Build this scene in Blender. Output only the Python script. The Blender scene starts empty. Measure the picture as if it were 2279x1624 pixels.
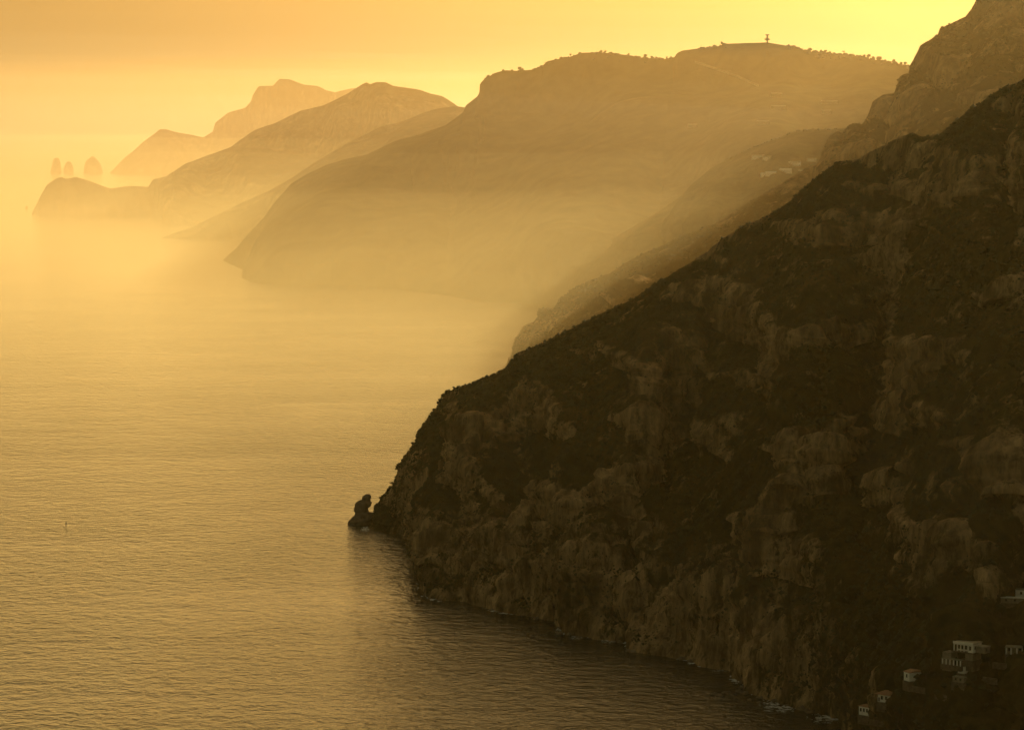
import bpy, math, random
import numpy as np
from mathutils import Vector, Matrix
from mathutils.bvhtree import BVHTree

# ------------------------------------------------------------------ camera
CAM_H = 396.0                      # metres above the sea
PITCH = math.atan(556.0 / 6460.0)  # looking slightly down
FPX, CXP, CYP = 6460.0, 1139.0, 812.0   # survey of the view: focal length and centre in view units
sc = bpy.context.scene
cam_d = bpy.data.cameras.new('camera')
cam = bpy.data.objects.new('camera', cam_d)
sc.collection.objects.link(cam)
cam.location = (0, 0, CAM_H)
cam.rotation_euler = (math.pi / 2 - PITCH, 0, 0)
cam_d.sensor_width = 36.0
cam_d.lens = 36.0 * FPX / 2278.0
cam_d.clip_start = 1.0
cam_d.clip_end = 150000.0
sc.camera = cam

# ------------------------------------------------------------------ sky, sun, exposure
SUN_AZ, SUN_EL = math.radians(28.5), math.radians(16.0)
SUN_STRENGTH = 5.0
SKY_STRENGTH = 0.082
world = bpy.data.worlds.new('World')
sc.world = world
world.use_nodes = True
wn, wl = world.node_tree.nodes, world.node_tree.links
bg = wn['Background']
sky = wn.new('ShaderNodeTexSky')
sky.sky_type = 'NISHITA'
sky.sun_disc = False
sky.sun_elevation = SUN_EL
sky.sun_rotation = SUN_AZ
sky.altitude = 100
sky.air_density = 1.0
sky.dust_density = 6.0
sky.ozone_density = 0.3
tint = wn.new('ShaderNodeMix'); tint.data_type = 'RGBA'; tint.blend_type = 'MULTIPLY'
tint.inputs[0].default_value = 1.0
tint.inputs[7].default_value = (1.0, 0.72, 0.31, 1)     # amber evening air
wl.new(sky.outputs[0], tint.inputs[6]); wl.new(tint.outputs[2], bg.inputs[0])
bg.inputs[1].default_value = SKY_STRENGTH
sun_d = bpy.data.lights.new('sun', 'SUN')
sun_d.energy = SUN_STRENGTH
sun_d.angle = math.radians(0.5)
sun_d.color = (1.0, 0.89, 0.54)
sun = bpy.data.objects.new('sun', sun_d)
sc.collection.objects.link(sun)
SUN_DIR = Vector((math.sin(SUN_AZ) * math.cos(SUN_EL), math.cos(SUN_AZ) * math.cos(SUN_EL), math.sin(SUN_EL)))
sun.rotation_euler = SUN_DIR.to_track_quat('Z', 'Y').to_euler()
vs = sc.view_settings
vs.view_transform = 'Standard'; vs.look = 'None'; vs.gamma = 1.0; vs.use_curve_mapping = False
vs.exposure = 0.45
cy = sc.cycles
cy.max_bounces = 8; cy.diffuse_bounces = 2; cy.glossy_bounces = 2; cy.volume_bounces = 5
cy.transparent_max_bounces = 40; cy.transmission_bounces = 1
cy.use_denoising = True
cy.caustics_reflective = False; cy.caustics_refractive = False
cy.sample_clamp_indirect = 4.0

HAZE_TOP = 1165.0
HAZE = dict(density=1.0 / 190000, color=(1.0, 0.72, 0.26), g=0.62)
MIST = dict(color=(1.0, 0.80, 0.41), g=0.62)
UPPER = (0.56, 0.31, 0.045)
PALE = (1.0, 0.92, 0.84)
LAYERS = [ # top, density, near edge, far edge, inset, seed
    (1050, 1/190000, 2900, 56000, 0, 1.), (560, 1/28000, 2850, 17000, 100, 2.), (430, 1/260000, 2950, 24000, 200, 3.), (700, 1/250000, 2920, 54000, 150, 13.), (310, 1/70000, 3100, 16500, 300, 4.),
    (255, 1/50000, 3250, 14000, 400, 5.), (200, 1/40000, 3350, 12500, 500, 6.), (150, 1/34000, 3450, 11500, 600, 7.), (100, 1/32000, 3550, 10500, 700, 8.), (60, 1/32000, 3650, 9500, 800, 9.)]

# ------------------------------------------------------------------ helpers
random.seed(7)
rng = np.random.default_rng(11)
perm = rng.permutation(512).astype(np.int64)
grads = rng.normal(size=(512, 3)); grads /= np.linalg.norm(grads, axis=1)[:, None]

def noise(x, y, z=0.0):
    x, y, z = np.broadcast_arrays(np.asarray(x, float), np.asarray(y, float), np.asarray(z, float))
    xi, yi, zi = np.floor(x).astype(np.int64), np.floor(y).astype(np.int64), np.floor(z).astype(np.int64)
    fx, fy, fz = x - xi, y - yi, z - zi
    u, v, w = fx**3*(fx*(fx*6-15)+10), fy**3*(fy*(fy*6-15)+10), fz**3*(fz*(fz*6-15)+10)
    def g(dx, dy, dz):
        h = perm[(perm[(perm[(xi+dx) & 511] + yi+dy) & 511] + zi+dz) & 511]
        gr = grads[h]
        return gr[..., 0]*(fx-dx) + gr[..., 1]*(fy-dy) + gr[..., 2]*(fz-dz)
    x00 = g(0,0,0)*(1-u)+g(1,0,0)*u; x10 = g(0,1,0)*(1-u)+g(1,1,0)*u
    x01 = g(0,0,1)*(1-u)+g(1,0,1)*u; x11 = g(0,1,1)*(1-u)+g(1,1,1)*u
    return 1.6*((x00*(1-v)+x10*v)*(1-w) + (x01*(1-v)+x11*v)*w)

def fbm(x, y, z=0.0, oct=4, rough=0.5):
    s, a, f, t = 0, 1.0, 1.0, 0
    for i in range(oct):
        s = s + a*noise(x*f+17.3*i, y*f-9.1*i, z*f+4.7*i); t += a
        a *= rough; f *= 2.03
    return s/t

def ridged(x, y, z=0.0, oct=3):
    s, a, f, t = 0, 1.0, 1.0, 0
    for i in range(oct):
        s = s + a*(1-2*np.abs(noise(x*f+31*i, y*f+5*i, z*f-8*i))); t += a
        a *= 0.5; f *= 2.1
    return s/t

def smooth(a, b, x):
    t = np.clip((x-a)/(b-a), 0, 1); return t*t*(3-2*t)

_f = Vector((0, math.cos(PITCH), -math.sin(PITCH))); _u = Vector((0, math.sin(PITCH), math.cos(PITCH)))
def ray(x, y):
    return _f*FPX + Vector((1, 0, 0))*(x-CXP) + _u*(CYP-y)
def P(s, x, y, D):                      # a surveyed point: bearing, height angle and distance
    r = ray(x, y); k = D/r.y
    return (s, (r.x*k, D, CAM_H + r.z*k))
def S(s, x, y, z=0.0):                  # a surveyed point on the waterline
    r = ray(x, y); k = (z-CAM_H)/r.z
    return (s, (r.x*k, r.y*k, z))
def W(s, X, Y, Z): return (s, (X, Y, Z))

def link(o):
    sc.collection.objects.link(o); return o
def tag(o, label=None, cat=None, group=None, kind=None):
    if label: o['label'] = label
    if cat: o['category'] = cat
    if group: o['group'] = group
    if kind: o['kind'] = kind
    return o
def mesh_obj(name, verts, faces, mat=None, parent=None, smooth_sh=False):
    me = bpy.data.meshes.new(name)
    me.from_pydata([tuple(v) for v in verts], [], [tuple(f) for f in faces])
    if mat: me.materials.append(mat)
    if smooth_sh: me.polygons.foreach_set('use_smooth', [True]*len(me.polygons))
    o = link(bpy.data.objects.new(name, me))
    if parent: o.parent = parent
    return o
def fast_mesh(name, V, F, mat=None, smooth_sh=True):
    """V (n,3), F (m,k) numpy."""
    me = bpy.data.meshes.new(name)
    k = F.shape[1]
    me.vertices.add(len(V)); me.vertices.foreach_set('co', np.ascontiguousarray(V, dtype=np.float32).ravel())
    me.loops.add(F.size); me.loops.foreach_set('vertex_index', np.ascontiguousarray(F, dtype=np.int32).ravel())
    me.polygons.add(len(F)); me.polygons.foreach_set('loop_start', np.arange(0, F.size, k, dtype=np.int32))
    me.polygons.foreach_set('loop_total', np.full(len(F), k, dtype=np.int32))
    me.polygons.foreach_set('use_smooth', np.full(len(F), smooth_sh, dtype=bool))
    me.update(calc_edges=True)
    if mat: me.materials.append(mat)
    return me
def empty(name, loc, rz=0.0):
    o = link(bpy.data.objects.new(name, None)); o.location = loc; o.rotation_euler = (0, 0, rz)
    o.empty_display_size = 2
    return o

class MB:
    def __init__(s): s.v, s.f = [], []
    def box(s, x0, x1, y0, y1, z0, z1):
        n = len(s.v)
        s.v += [(x0,y0,z0),(x1,y0,z0),(x1,y1,z0),(x0,y1,z0),(x0,y0,z1),(x1,y0,z1),(x1,y1,z1),(x0,y1,z1)]
        s.f += [(n,n+3,n+2,n+1),(n+4,n+5,n+6,n+7),(n,n+1,n+5,n+4),(n+1,n+2,n+6,n+5),(n+2,n+3,n+7,n+6),(n+3,n,n+4,n+7)]
        return s
    def tube(s, a, b, r0, r1=None, k=8, cap=True):
        r1 = r0 if r1 is None else r1
        a, b = Vector(a), Vector(b); d = (b-a).normalized()
        t = d.orthogonal().normalized(); q = d.cross(t); n = len(s.v)
        for c, r in ((a, r0), (b, r1)):
            for i in range(k):
                an = 2*math.pi*i/k; s.v.append(tuple(c + t*(r*math.cos(an)) + q*(r*math.sin(an))))
        for i in range(k): s.f.append((n+i, n+(i+1)%k, n+k+(i+1)%k, n+k+i))
        if cap: s.f += [tuple(n+k-1-i for i in range(k)), tuple(n+k+i for i in range(k))]
        return s
    def lathe(s, prof, k=16, c=(0,0)):
        n = len(s.v)
        for (r, z) in prof:
            for i in range(k):
                an = 2*math.pi*i/k; s.v.append((c[0]+r*math.cos(an), c[1]+r*math.sin(an), z))
        for j in range(len(prof)-1):
            for i in range(k):
                s.f.append((n+j*k+i, n+j*k+(i+1)%k, n+(j+1)*k+(i+1)%k, n+(j+1)*k+i))
        m = n+(len(prof)-1)*k
        s.f += [tuple(n+k-1-i for i in range(k)), tuple(m+i for i in range(k))]
        return s
    def blob(s, c, r, sub=1, jit=0.15, flat=1.0, rnd=random):
        vs, fs = ico(sub); n = len(s.v)
        for v in vs:
            q = 1 + rnd.uniform(-jit, jit)
            s.v.append((c[0]+v[0]*r*q, c[1]+v[1]*r*q, c[2]+v[2]*r*q*flat))
        s.f += [tuple(n+i for i in f) for f in fs]
        return s
    def build(s, name, mat, parent=None, sm=False):
        return mesh_obj(name, s.v, s.f, mat, parent, sm)

_ico = {}
def ico(sub):
    if sub in _ico: return _ico[sub]
    t = (1+5**.5)/2
    v = [(-1,t,0),(1,t,0),(-1,-t,0),(1,-t,0),(0,-1,t),(0,1,t),(0,-1,-t),(0,1,-t),(t,0,-1),(t,0,1),(-t,0,-1),(-t,0,1)]
    v = [tuple(Vector(a).normalized()) for a in v]
    f = [(0,11,5),(0,5,1),(0,1,7),(0,7,10),(0,10,11),(1,5,9),(5,11,4),(11,10,2),(10,7,6),(7,1,8),(3,9,4),(3,4,2),(3,2,6),(3,6,8),(3,8,9),(4,9,5),(2,4,11),(6,2,10),(8,6,7),(9,8,1)]
    for _ in range(sub):
        c, nf = {}, []
        def mid(a, b):
            k = (min(a,b), max(a,b))
            if k not in c:
                c[k] = len(v); v.append(tuple((Vector(v[a])+Vector(v[b])).normalized()))
            return c[k]
        for (a, b, d) in f:
            x, y, z = mid(a,b), mid(b,d), mid(d,a)
            nf += [(a,x,z),(b,y,x),(d,z,y),(x,y,z)]
        f = nf
    _ico[sub] = (v, f)
    return _ico[sub]

# ------------------------------------------------------------------ materials
def new_mat(name):
    m = bpy.data.materials.new(name); m.use_nodes = True
    return m, m.node_tree.nodes, m.node_tree.links
def simple_mat(name, col, rough=0.9, vary=0.25, scale=0.6, spec=0.2):
    m, n, l = new_mat(name); b = n['Principled BSDF']
    tc = n.new('ShaderNodeTexCoord'); nz = n.new('ShaderNodeTexNoise'); nz.inputs['Scale'].default_value = scale
    nz.inputs['Detail'].default_value = 5
    cr = n.new('ShaderNodeValToRGB')
    cr.color_ramp.elements[0].position = 0.3; cr.color_ramp.elements[1].position = 0.7
    cr.color_ramp.elements[0].color = tuple(c*(1-vary) for c in col)+(1,)
    cr.color_ramp.elements[1].color = tuple(min(1, c*(1+vary)) for c in col)+(1,)
    l.new(tc.outputs['Object'], nz.inputs['Vector']); l.new(nz.outputs[0], cr.inputs[0]); l.new(cr.outputs[0], b.inputs['Base Color'])
    b.inputs['Roughness'].default_value = rough; b.inputs['Specular IOR Level'].default_value = spec
    return m
def terrain_mat(name, scale, rock=(0.46,0.33,0.20), rock2=(0.115,0.083,0.05), veg=(0.046,0.040,0.014), veg2=(0.018,0.018,0.007), dry=(0.10,0.070,0.030)):
    m, n, l = new_mat(name); b = n['Principled BSDF']
    tc = n.new('ShaderNodeTexCoord')
    at = n.new('ShaderNodeAttribute'); at.attribute_name = 'rock'
    def nz(sc_, det=6, zs=1.0, rough=.55):
        mp = n.new('ShaderNodeMapping'); mp.inputs['Scale'].default_value = (sc_, sc_, sc_*zs)
        t = n.new('ShaderNodeTexNoise'); t.inputs['Scale'].default_value = 1; t.inputs['Detail'].default_value = det
        t.inputs['Roughness'].default_value = rough
        l.new(tc.outputs['Object'], mp.inputs[0]); l.new(mp.outputs[0], t.inputs['Vector']); return t.outputs[0]
    def ramp(src, a, b_, ca, cb):
        r = n.new('ShaderNodeValToRGB'); e = r.color_ramp.elements
        e[0].position, e[1].position = a, b_; e[0].color, e[1].color = ca+(1,), cb+(1,)
        l.new(src, r.inputs[0]); return r.outputs[0]
    def mix(fac, a, b_):
        x = n.new('ShaderNodeMix'); x.data_type = 'RGBA'
        l.new(fac, x.inputs[0]); l.new(a, x.inputs[6]); l.new(b_, x.inputs[7]); return x.outputs[2]
    rc = ramp(nz(scale*1.0, 8, 0.35), .36, .62, rock2, rock)          # vertical streaks on the cliffs
    streak = ramp(nz(scale*4.5, 4, 0.12, .7), .35, .7, (0.42,0.40,0.38), (1.3,1.24,1.12))
    mul = n.new('ShaderNodeMix'); mul.data_type = 'RGBA'; mul.blend_type = 'MULTIPLY'; mul.inputs[0].default_value = 1
    l.new(rc, mul.inputs[6]); l.new(streak, mul.inputs[7])
    vg = ramp(nz(scale*2.2, 8), .38, .62, veg2, veg)
    vg = mix(ramp(nz(scale*.35, 6), .5, .68, (0,0,0), (1,1,1)), vg, ramp(nz(scale*5, 5), .35, .65, tuple(c*.55 for c in dry), dry))
    ad = n.new('ShaderNodeMath'); ad.operation = 'MULTIPLY'
    mu = n.new('ShaderNodeMath'); mu.operation = 'MULTIPLY_ADD'; mu.inputs[1].default_value = 4.6; mu.inputs[2].default_value = -1.15
    l.new(nz(scale*2.2, 11, .4, .74), mu.inputs[0]); l.new(at.outputs['Fac'], ad.inputs[0]); l.new(mu.outputs[0], ad.inputs[1])
    fac = ramp(ad.outputs[0], .42, .80, (0,0,0), (1,1,1))
    col = mix(fac, vg, mul.outputs[2])
    l.new(col, b.inputs['Base Color'])
    b.inputs['Roughness'].default_value = 1.0; b.inputs['Specular IOR Level'].default_value = 0.0
    bp = n.new('ShaderNodeBump'); bp.inputs['Strength'].default_value = 0.9; bp.inputs['Distance'].default_value = min(0.12/scale, 4.0)
    l.new(nz(scale*5, 8, .6, .65), bp.inputs['Height']); l.new(bp.outputs[0], b.inputs['Normal'])
    return m

M_near = terrain_mat('limestone_and_scrub_near', 0.05)
M_mid = terrain_mat('limestone_and_scrub_mid', 0.02)
M_far = terrain_mat('limestone_and_scrub_far', 0.008, rock=(0.22,0.16,0.10), rock2=(0.11,0.085,0.05))
M_rock = simple_mat('dark_rock', (0.14,0.11,0.08), vary=.5, scale=.2)
M_leaf = simple_mat('scrub_leaves', (0.033,0.033,0.013), vary=.5, scale=.11)
M_leaf2 = simple_mat('tree_leaves', (0.05,0.055,0.02), vary=.4, scale=.4)
M_leaf3 = simple_mat('bright_leaves', (0.13,0.14,0.05), vary=.4, scale=.4)
M_bark = simple_mat('bark', (0.07,0.05,0.035), vary=.3, scale=2)
M_white = simple_mat('whitewash', (0.88,0.84,0.76), vary=.05, scale=.5)
M_grey = simple_mat('weathered_plaster', (0.24,0.20,0.15), vary=.25, scale=.5)
M_flat = simple_mat('flat_roof', (0.30,0.27,0.20), vary=.3, scale=.5)
M_tile = simple_mat('roof_tiles', (0.34,0.20,0.12), vary=.35, scale=1.2)
M_dark = simple_mat('dark_glass', (0.02,0.018,0.015), rough=.15, vary=.1, spec=.5)
M_wood = simple_mat('shutter_wood', (0.09,0.06,0.04), vary=.2, scale=2)
M_stone = simple_mat('terrace_stone', (0.13,0.10,0.07), vary=.35, scale=.5)
M_metal = simple_mat('painted_steel', (0.25,0.23,0.20), rough=.5, vary=.1)
M_glint = simple_mat('greenhouse_sheeting', (0.8,0.78,0.72), rough=.22, vary=.05, spec=.6)
M_foam = simple_mat('sea_foam', (0.72,0.74,0.74), rough=.8, vary=.15, scale=.3)

# ------------------------------------------------------------------ the sea
def sea_material():
    m, n, l = new_mat('sea_water'); b = n['Principled BSDF']
    b.inputs['Base Color'].default_value = (0.010, 0.016, 0.012, 1)
    b.inputs['Roughness'].default_value = 0.11
    b.inputs['IOR'].default_value = 1.333
    tc = n.new('ShaderNodeTexCoord')
    def wave(size, stretch, rot, det, seed, rough=.5):
        mp = n.new('ShaderNodeMapping')
        mp.inputs['Rotation'].default_value = (0, 0, math.radians(rot))
        mp.inputs['Scale'].default_value = (1/(size*stretch), 1/size, 1)
        mp.inputs['Location'].default_value = (seed, seed*2, 0)
        t = n.new('ShaderNodeTexNoise'); t.inputs['Scale'].default_value = 1
        t.inputs['Detail'].default_value = det; t.inputs['Roughness'].default_value = rough
        t.inputs['Distortion'].default_value = 0.4
        l.new(tc.outputs['Object'], mp.inputs[0]); l.new(mp.outputs[0], t.inputs['Vector'])
        return t.outputs[0]
    def bump(h, dist, strength, nrm=None):
        bp = n.new('ShaderNodeBump'); bp.inputs['Strength'].default_value = strength; bp.inputs['Distance'].default_value = dist
        l.new(h, bp.inputs['Height'])
        if nrm is not None: l.new(nrm, bp.inputs['Normal'])
        return bp.outputs[0]
    # gusts make some stretches rougher than others
    gust = wave(160, 2.2, -8, 3, 5.0)
    gm = n.new('ShaderNodeMapRange'); gm.inputs[1].default_value = .3; gm.inputs[2].default_value = .7
    gm.inputs[3].default_value = .55; gm.inputs[4].default_value = 1.3
    l.new(gust, gm.inputs[0])
    def times(a, b_):
        x = n.new('ShaderNodeMath'); x.operation = 'MULTIPLY'; l.new(a, x.inputs[0]); l.new(b_, x.inputs[1]); return x.outputs[0]
    n1 = bump(wave(30, 1.3, -14, 3, 1.0), 2.1, 1.0)
    n2 = bump(times(wave(10, 1.0, 12, 3, 2.0, .55), gm.outputs[0]), 2.9, 1.0, n1)
    n3 = bump(times(wave(3.6, 1.1, -20, 4, 3.0, .6), gm.outputs[0]), 0.85, 1.0, n2)
    l.new(n3, b.inputs['Normal'])
    return m
M_sea = sea_material()
def build_sea():
    xs = np.concatenate([np.linspace(-38000, -3000, 15), np.linspace(-2500, 2500, 41), np.linspace(3000, 38000, 15)])
    ys = np.concatenate([np.linspace(-2400, 1000, 5), np.linspace(1200, 6000, 49), np.linspace(7000, 58000, 30)])
    X, Y = np.meshgrid(xs, ys)
    V = np.stack([X, Y, np.zeros_like(X)], -1).reshape(-1, 3)
    nx, ny = len(xs), len(ys); i = np.arange(nx*ny).reshape(ny, nx)
    F = np.stack([i[:-1,:-1], i[:-1,1:], i[1:,1:], i[1:,:-1]], -1).reshape(-1, 4)
    o = link(bpy.data.objects.new('sea', fast_mesh('sea', V, F, M_sea)))
    tag(o, 'calm golden sea with small wind ripples filling the left of the view', kind='structure')
build_sea()

# ------------------------------------------------------------------ ridges of the coast
crests = {}
def ridge(name, crest, base, nu, nv, mat, label, amp=(14, 5, 1.2), size=(90, 28, 6), cliff=55., cliff_k=.35, back=.9,
          edge=.12, seed=0., weight=None, flute=1.0, bench=1.0, rock_bias=0.0, kindname='structure', terr=(0.3, 1.8), flutes=0.):
    cs = np.array([c[0] for c in crest], float); cp = np.array([c[1] for c in crest], float)
    bs = np.array([c[0] for c in base], float); bp_ = np.array([c[1] for c in base], float)
    crests[name] = (cs, cp)
    s0, s1 = cs[0], cs[-1]
    fine = np.linspace(s0, s1, 6000)
    C = np.stack([np.interp(fine, cs, cp[:, k]) for k in range(3)], -1)
    B = np.stack([np.interp(fine, bs, bp_[:, k]) for k in range(3)], -1)
    dl = np.linalg.norm(np.diff(C, axis=0), axis=1) + np.linalg.norm(np.diff(B, axis=0), axis=1)
    if weight is not None: dl = dl*np.interp(.5*(fine[1:]+fine[:-1]), weight[0], weight[1])
    cum = np.concatenate([[0], np.cumsum(dl)]); cum /= cum[-1]
    s = np.interp(np.linspace(0, 1, nu), cum, fine)
    C = np.stack([np.interp(s, cs, cp[:, k]) for k in range(3)], -1)
    B = np.stack([np.interp(s, bs, bp_[:, k]) for k in range(3)], -1)
    U = np.concatenate([[0], np.cumsum(np.linalg.norm(np.diff(.5*(C+B), axis=0), axis=1))])
    t = np.linspace(0, 1, nv)
    Ug, Tg = np.meshgrid(U, t, indexing='ij')
    H = np.maximum(C[:, 2]-B[:, 2], 1)[:, None]
    Z = Tg*H + B[:, 2][:, None]
    # benches and cliffs: how fast the slope recedes with height
    c = smooth(-.12, .22, fbm(Ug/size[0]/1.5+seed, Z/size[0]*2.2, seed*1.7, 3))
    w = terr[0] + terr[1]*(1-c)*bench
    w = w*(cliff_k + (1-cliff_k)*smooth(cliff*.6, cliff*1.5, Z-B[:, 2][:, None] + 25*noise(Ug/70, 0, seed)))
    w = w/ w.mean(axis=1, keepdims=True)
    R = np.concatenate([np.zeros((nu, 1)), np.cumsum(.5*(w[:, 1:]+w[:, :-1]), axis=1)], axis=1); R /= R[:, -1:]
    X = B[:, 0][:, None] + (C[:, 0]-B[:, 0])[:, None]*R
    Y = B[:, 1][:, None] + (C[:, 1]-B[:, 1])[:, None]*R
    Pt = np.stack([X, Y, Z], -1)
    steep = np.clip(1.6 - w*1.1, 0, 1)
    # rows under water and rows down the far side
    hdir = (C-B)[:, :2]; hdir = hdir/np.maximum(np.linalg.norm(hdir, axis=1)[:, None], 1e-6)
    # smooth the far-side direction so rows do not cross
    k = max(3, nu//12); ker = np.ones(k)/k
    hx = np.convolve(np.pad(hdir[:, 0], k//2, 'edge'), ker, 'valid')[:nu]; hy = np.convolve(np.pad(hdir[:, 1], k//2, 'edge'), ker, 'valid')[:nu]
    hdir = np.stack([hx, hy], -1)
    low = Pt[:, :1].copy(); low[..., 2] -= 20; low[..., 0] -= hdir[:, None, 0]*4; low[..., 1] -= hdir[:, None, 1]*4
    nb = 26
    tb = (np.arange(1, nb+1)/nb)**1.6
    drop = np.maximum(C[:, 2]+18, 20)
    bk = np.zeros((nu, nb, 3))
    bk[..., 2] = C[:, 2][:, None] - drop[:, None]*tb[None]
    run = drop[:, None]*tb[None]*back*(1.0) + 2
    bk[..., 0] = C[:, 0][:, None] + hdir[:, 0][:, None]*run
    bk[..., 1] = C[:, 1][:, None] + hdir[:, 1][:, None]*run
    A = np.concatenate([low, Pt, bk], axis=1)
    rockm = np.concatenate([np.ones((nu, 1)), steep, .5*np.ones((nu, nb))], axis=1)
    vv = np.concatenate([[0], t, 1+tb])
    # displacement along the outward normal
    du = np.gradient(A, axis=0); dv = np.gradient(A, axis=1)
    N = np.cross(du, dv); N /= np.maximum(np.linalg.norm(N, axis=2, keepdims=True), 1e-9)
    sgn = np.sign(np.sum(N[:, 1:nv]*np.array([0, -1, .5]), axis=2).mean()) or 1
    N = N*sgn
    x, y, z = A[..., 0], A[..., 1], A[..., 2]
    tip = (.15+.85*smooth(0, 110 if name == 'headland' else size[0]*1.6, U))[:, None]
    env = tip* np.where(vv < 1, np.clip(np.minimum(vv*5+.35, 1), 0, 1)*(edge+(1-edge)*smooth(0, .22, 1-vv)), edge+(1-edge)*smooth(0, .3, vv-1))[None]*tip
    wx = x + 12*noise(x/60, y/60, z/60+3); wz = z + 10*noise(x/80, y/80, z/50+9)
    d = amp[0]*ridged(wx/size[0], y/size[0], z/size[0]*.28*flute+seed, 3)
    d += amp[1]*fbm(wx/size[1], y/size[1], z/size[1]*.45+seed, 4, .55)
    d += amp[1]*.5*np.clip(2.5*noise(x/size[1]*1.4, y/size[1]*1.4, wz/size[1]*1.1), -1, 1)*rockm
    strata = np.abs(((wz + .12*x)/(size[1]*.55)) % 1.0 - .5)*2
    d += amp[1]*.28*(smooth(.2, .5, strata)-.5)*rockm
    d += amp[1]*1.0*flutes*ridged(wx/(size[1]*.55), y/(size[1]*.55), z/(size[1]*3.5)+seed, 3)*rockm
    fine_n = amp[2]*(.55*fbm(x/size[2], y/size[2], z/size[2]+seed, 4, .6) + .45*ridged(x/size[2]*.8, y/size[2]*.8, z/size[2]*.4+seed, 3)*rockm)
    A = A + N*(d*env + fine_n*(.55+.45*env))[..., None]
    A[..., 2] = np.maximum(A[..., 2], -20)
    rockm = np.clip(rockm*.50 + .12 + rock_bias + .42*fbm(x/size[0]*1.6, y/size[0]*1.6, z/size[0]*2.2+40, 4) + .30*ridged(x/size[0]*4.5, y/size[0]*4.5, z/size[0]*1.0+11, 4), 0, 1)
    if name == 'headland':      # gardens and woods round the cottages
        rockm = rockm*(1-.85*smooth(170, 250, A[..., 0])*smooth(150, 90, A[..., 2]))
    n2 = A.shape[1]
    V = A.reshape(-1, 3)
    i = np.arange(nu*n2).reshape(nu, n2)
    F = np.stack([i[:-1,:-1], i[1:,:-1], i[1:,1:], i[:-1,1:]], -1).reshape(-1, 4)
    if sgn < 0: F = F[:, ::-1]
    me = fast_mesh(name, V, F, mat)
    a = me.attributes.new('rock', 'FLOAT', 'POINT'); a.data.foreach_set('value', rockm.astype(np.float32).ravel())
    o = link(bpy.data.objects.new(name, me))
    tag(o, label, kind=kindname)
    return o, A, rockm, N

# ---- the near headland
crestA = [P(0,822,1166,2795),P(5,829,1157,2796),P(10,837,1142,2796),P(14,834,1126,2797),P(20,844,1116,2797),P(28,854,1101,2796),P(36,861,1096,2796),P(43,866,1090,2796),
 P(48,868,1085,2796),P(56,879,1079,2795),P(60,881,1073,2795),P(64,879,1064,2794),P(69,883,1057,2794),P(75,891,1056,2793),P(80,896,1044,2792),P(88,903,1032,2791),
 P(95,910,1023,2790),P(104,923,1014,2789),P(112,927,995,2788),P(120,932,981,2787),P(132,944,970,2786),P(140,953,959,2785),P(155,969,948,2784),P(163,972,928,2783),
 P(170,976,910,2782),P(178,984,893,2780),P(190,1000,877,2778),P(205,1018,867,2775),P(228,1042,861,2771),P(260,1075,848,2766),P(290,1105,836,2760),P(316,1131,816,2755),
 P(334,1149,791,2751),P(360,1174,777,2746),P(395,1210,762,2738),P(440,1255,740,2727),P(518,1333,704,2708),P(575,1390,675,2692),P(642,1457,637,2672),P(709,1524,597,2650),
 P(740,1549,580,2642),P(790,1600,542,2625),P(850,1650,508,2605),P(900,1700,486,2590),P(932,1732,471,2580),P(960,1760,454,2570),P(999,1799,412,2556),P(1024,1824,390,2547),
 P(1066,1866,360,2530),P(1111,1911,356,2514),P(1156,1956,328,2497),P(1190,1990,312,2485),P(1229,2029,296,2470),P(1254,2054,305,2460),P(1290,2090,300,2450),P(1344,2144,254,2430),
 P(1409,2209,212,2405),P(1437,2237,194,2395),P(1478,2278,183,2380),P(1560,2360,150,2350),P(1700,2500,90,2300),P(2000,2800,-60,2200),W(2500,1000,1950,560),W(3000,1500,1700,620)]
baseA = [S(0,818,1176),S(20,829,1178),S(60,842,1181),S(110,860,1184),S(140,890,1188),S(165,918,1192),S(185,940,1212),S(205,948,1234),S(228,947,1270),S(250,948,1303),S(275,962,1328),
 S(300,1000,1334),S(330,1045,1337),S(365,1100,1352),S(400,1150,1364),S(430,1185,1371),S(480,1245,1382),S(500,1262,1405),S(560,1330,1421),S(640,1405,1424),S(660,1412,1447),
 S(760,1500,1459),S(850,1572,1479),S(930,1640,1493),S(960,1655,1512),S(1000,1668,1535),S(1060,1715,1552),S(1120,1778,1572),S(1200,1850,1588),S(1250,1880,1602),S(1300,1900,1640),
 S(1400,1955,1700),S(1500,2030,1790),S(1700,2250,1950),S(2000,2650,2250),W(2500,800,1000,0),W(3000,1200,800,0)]
head, HA, HR, HN = ridge('headland', crestA, baseA, 1150, 560, M_near,
    'dark scrub covered limestone headland dropping in cliffs to the sea at the right', amp=(15, 8, 2.4), size=(75, 26, 5),
    cliff=60, cliff_k=.3, edge=.14, seed=3.1, flutes=1., weight=([0,1500,1800,3000],[1,1,.25,.15]), back=.8)

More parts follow.
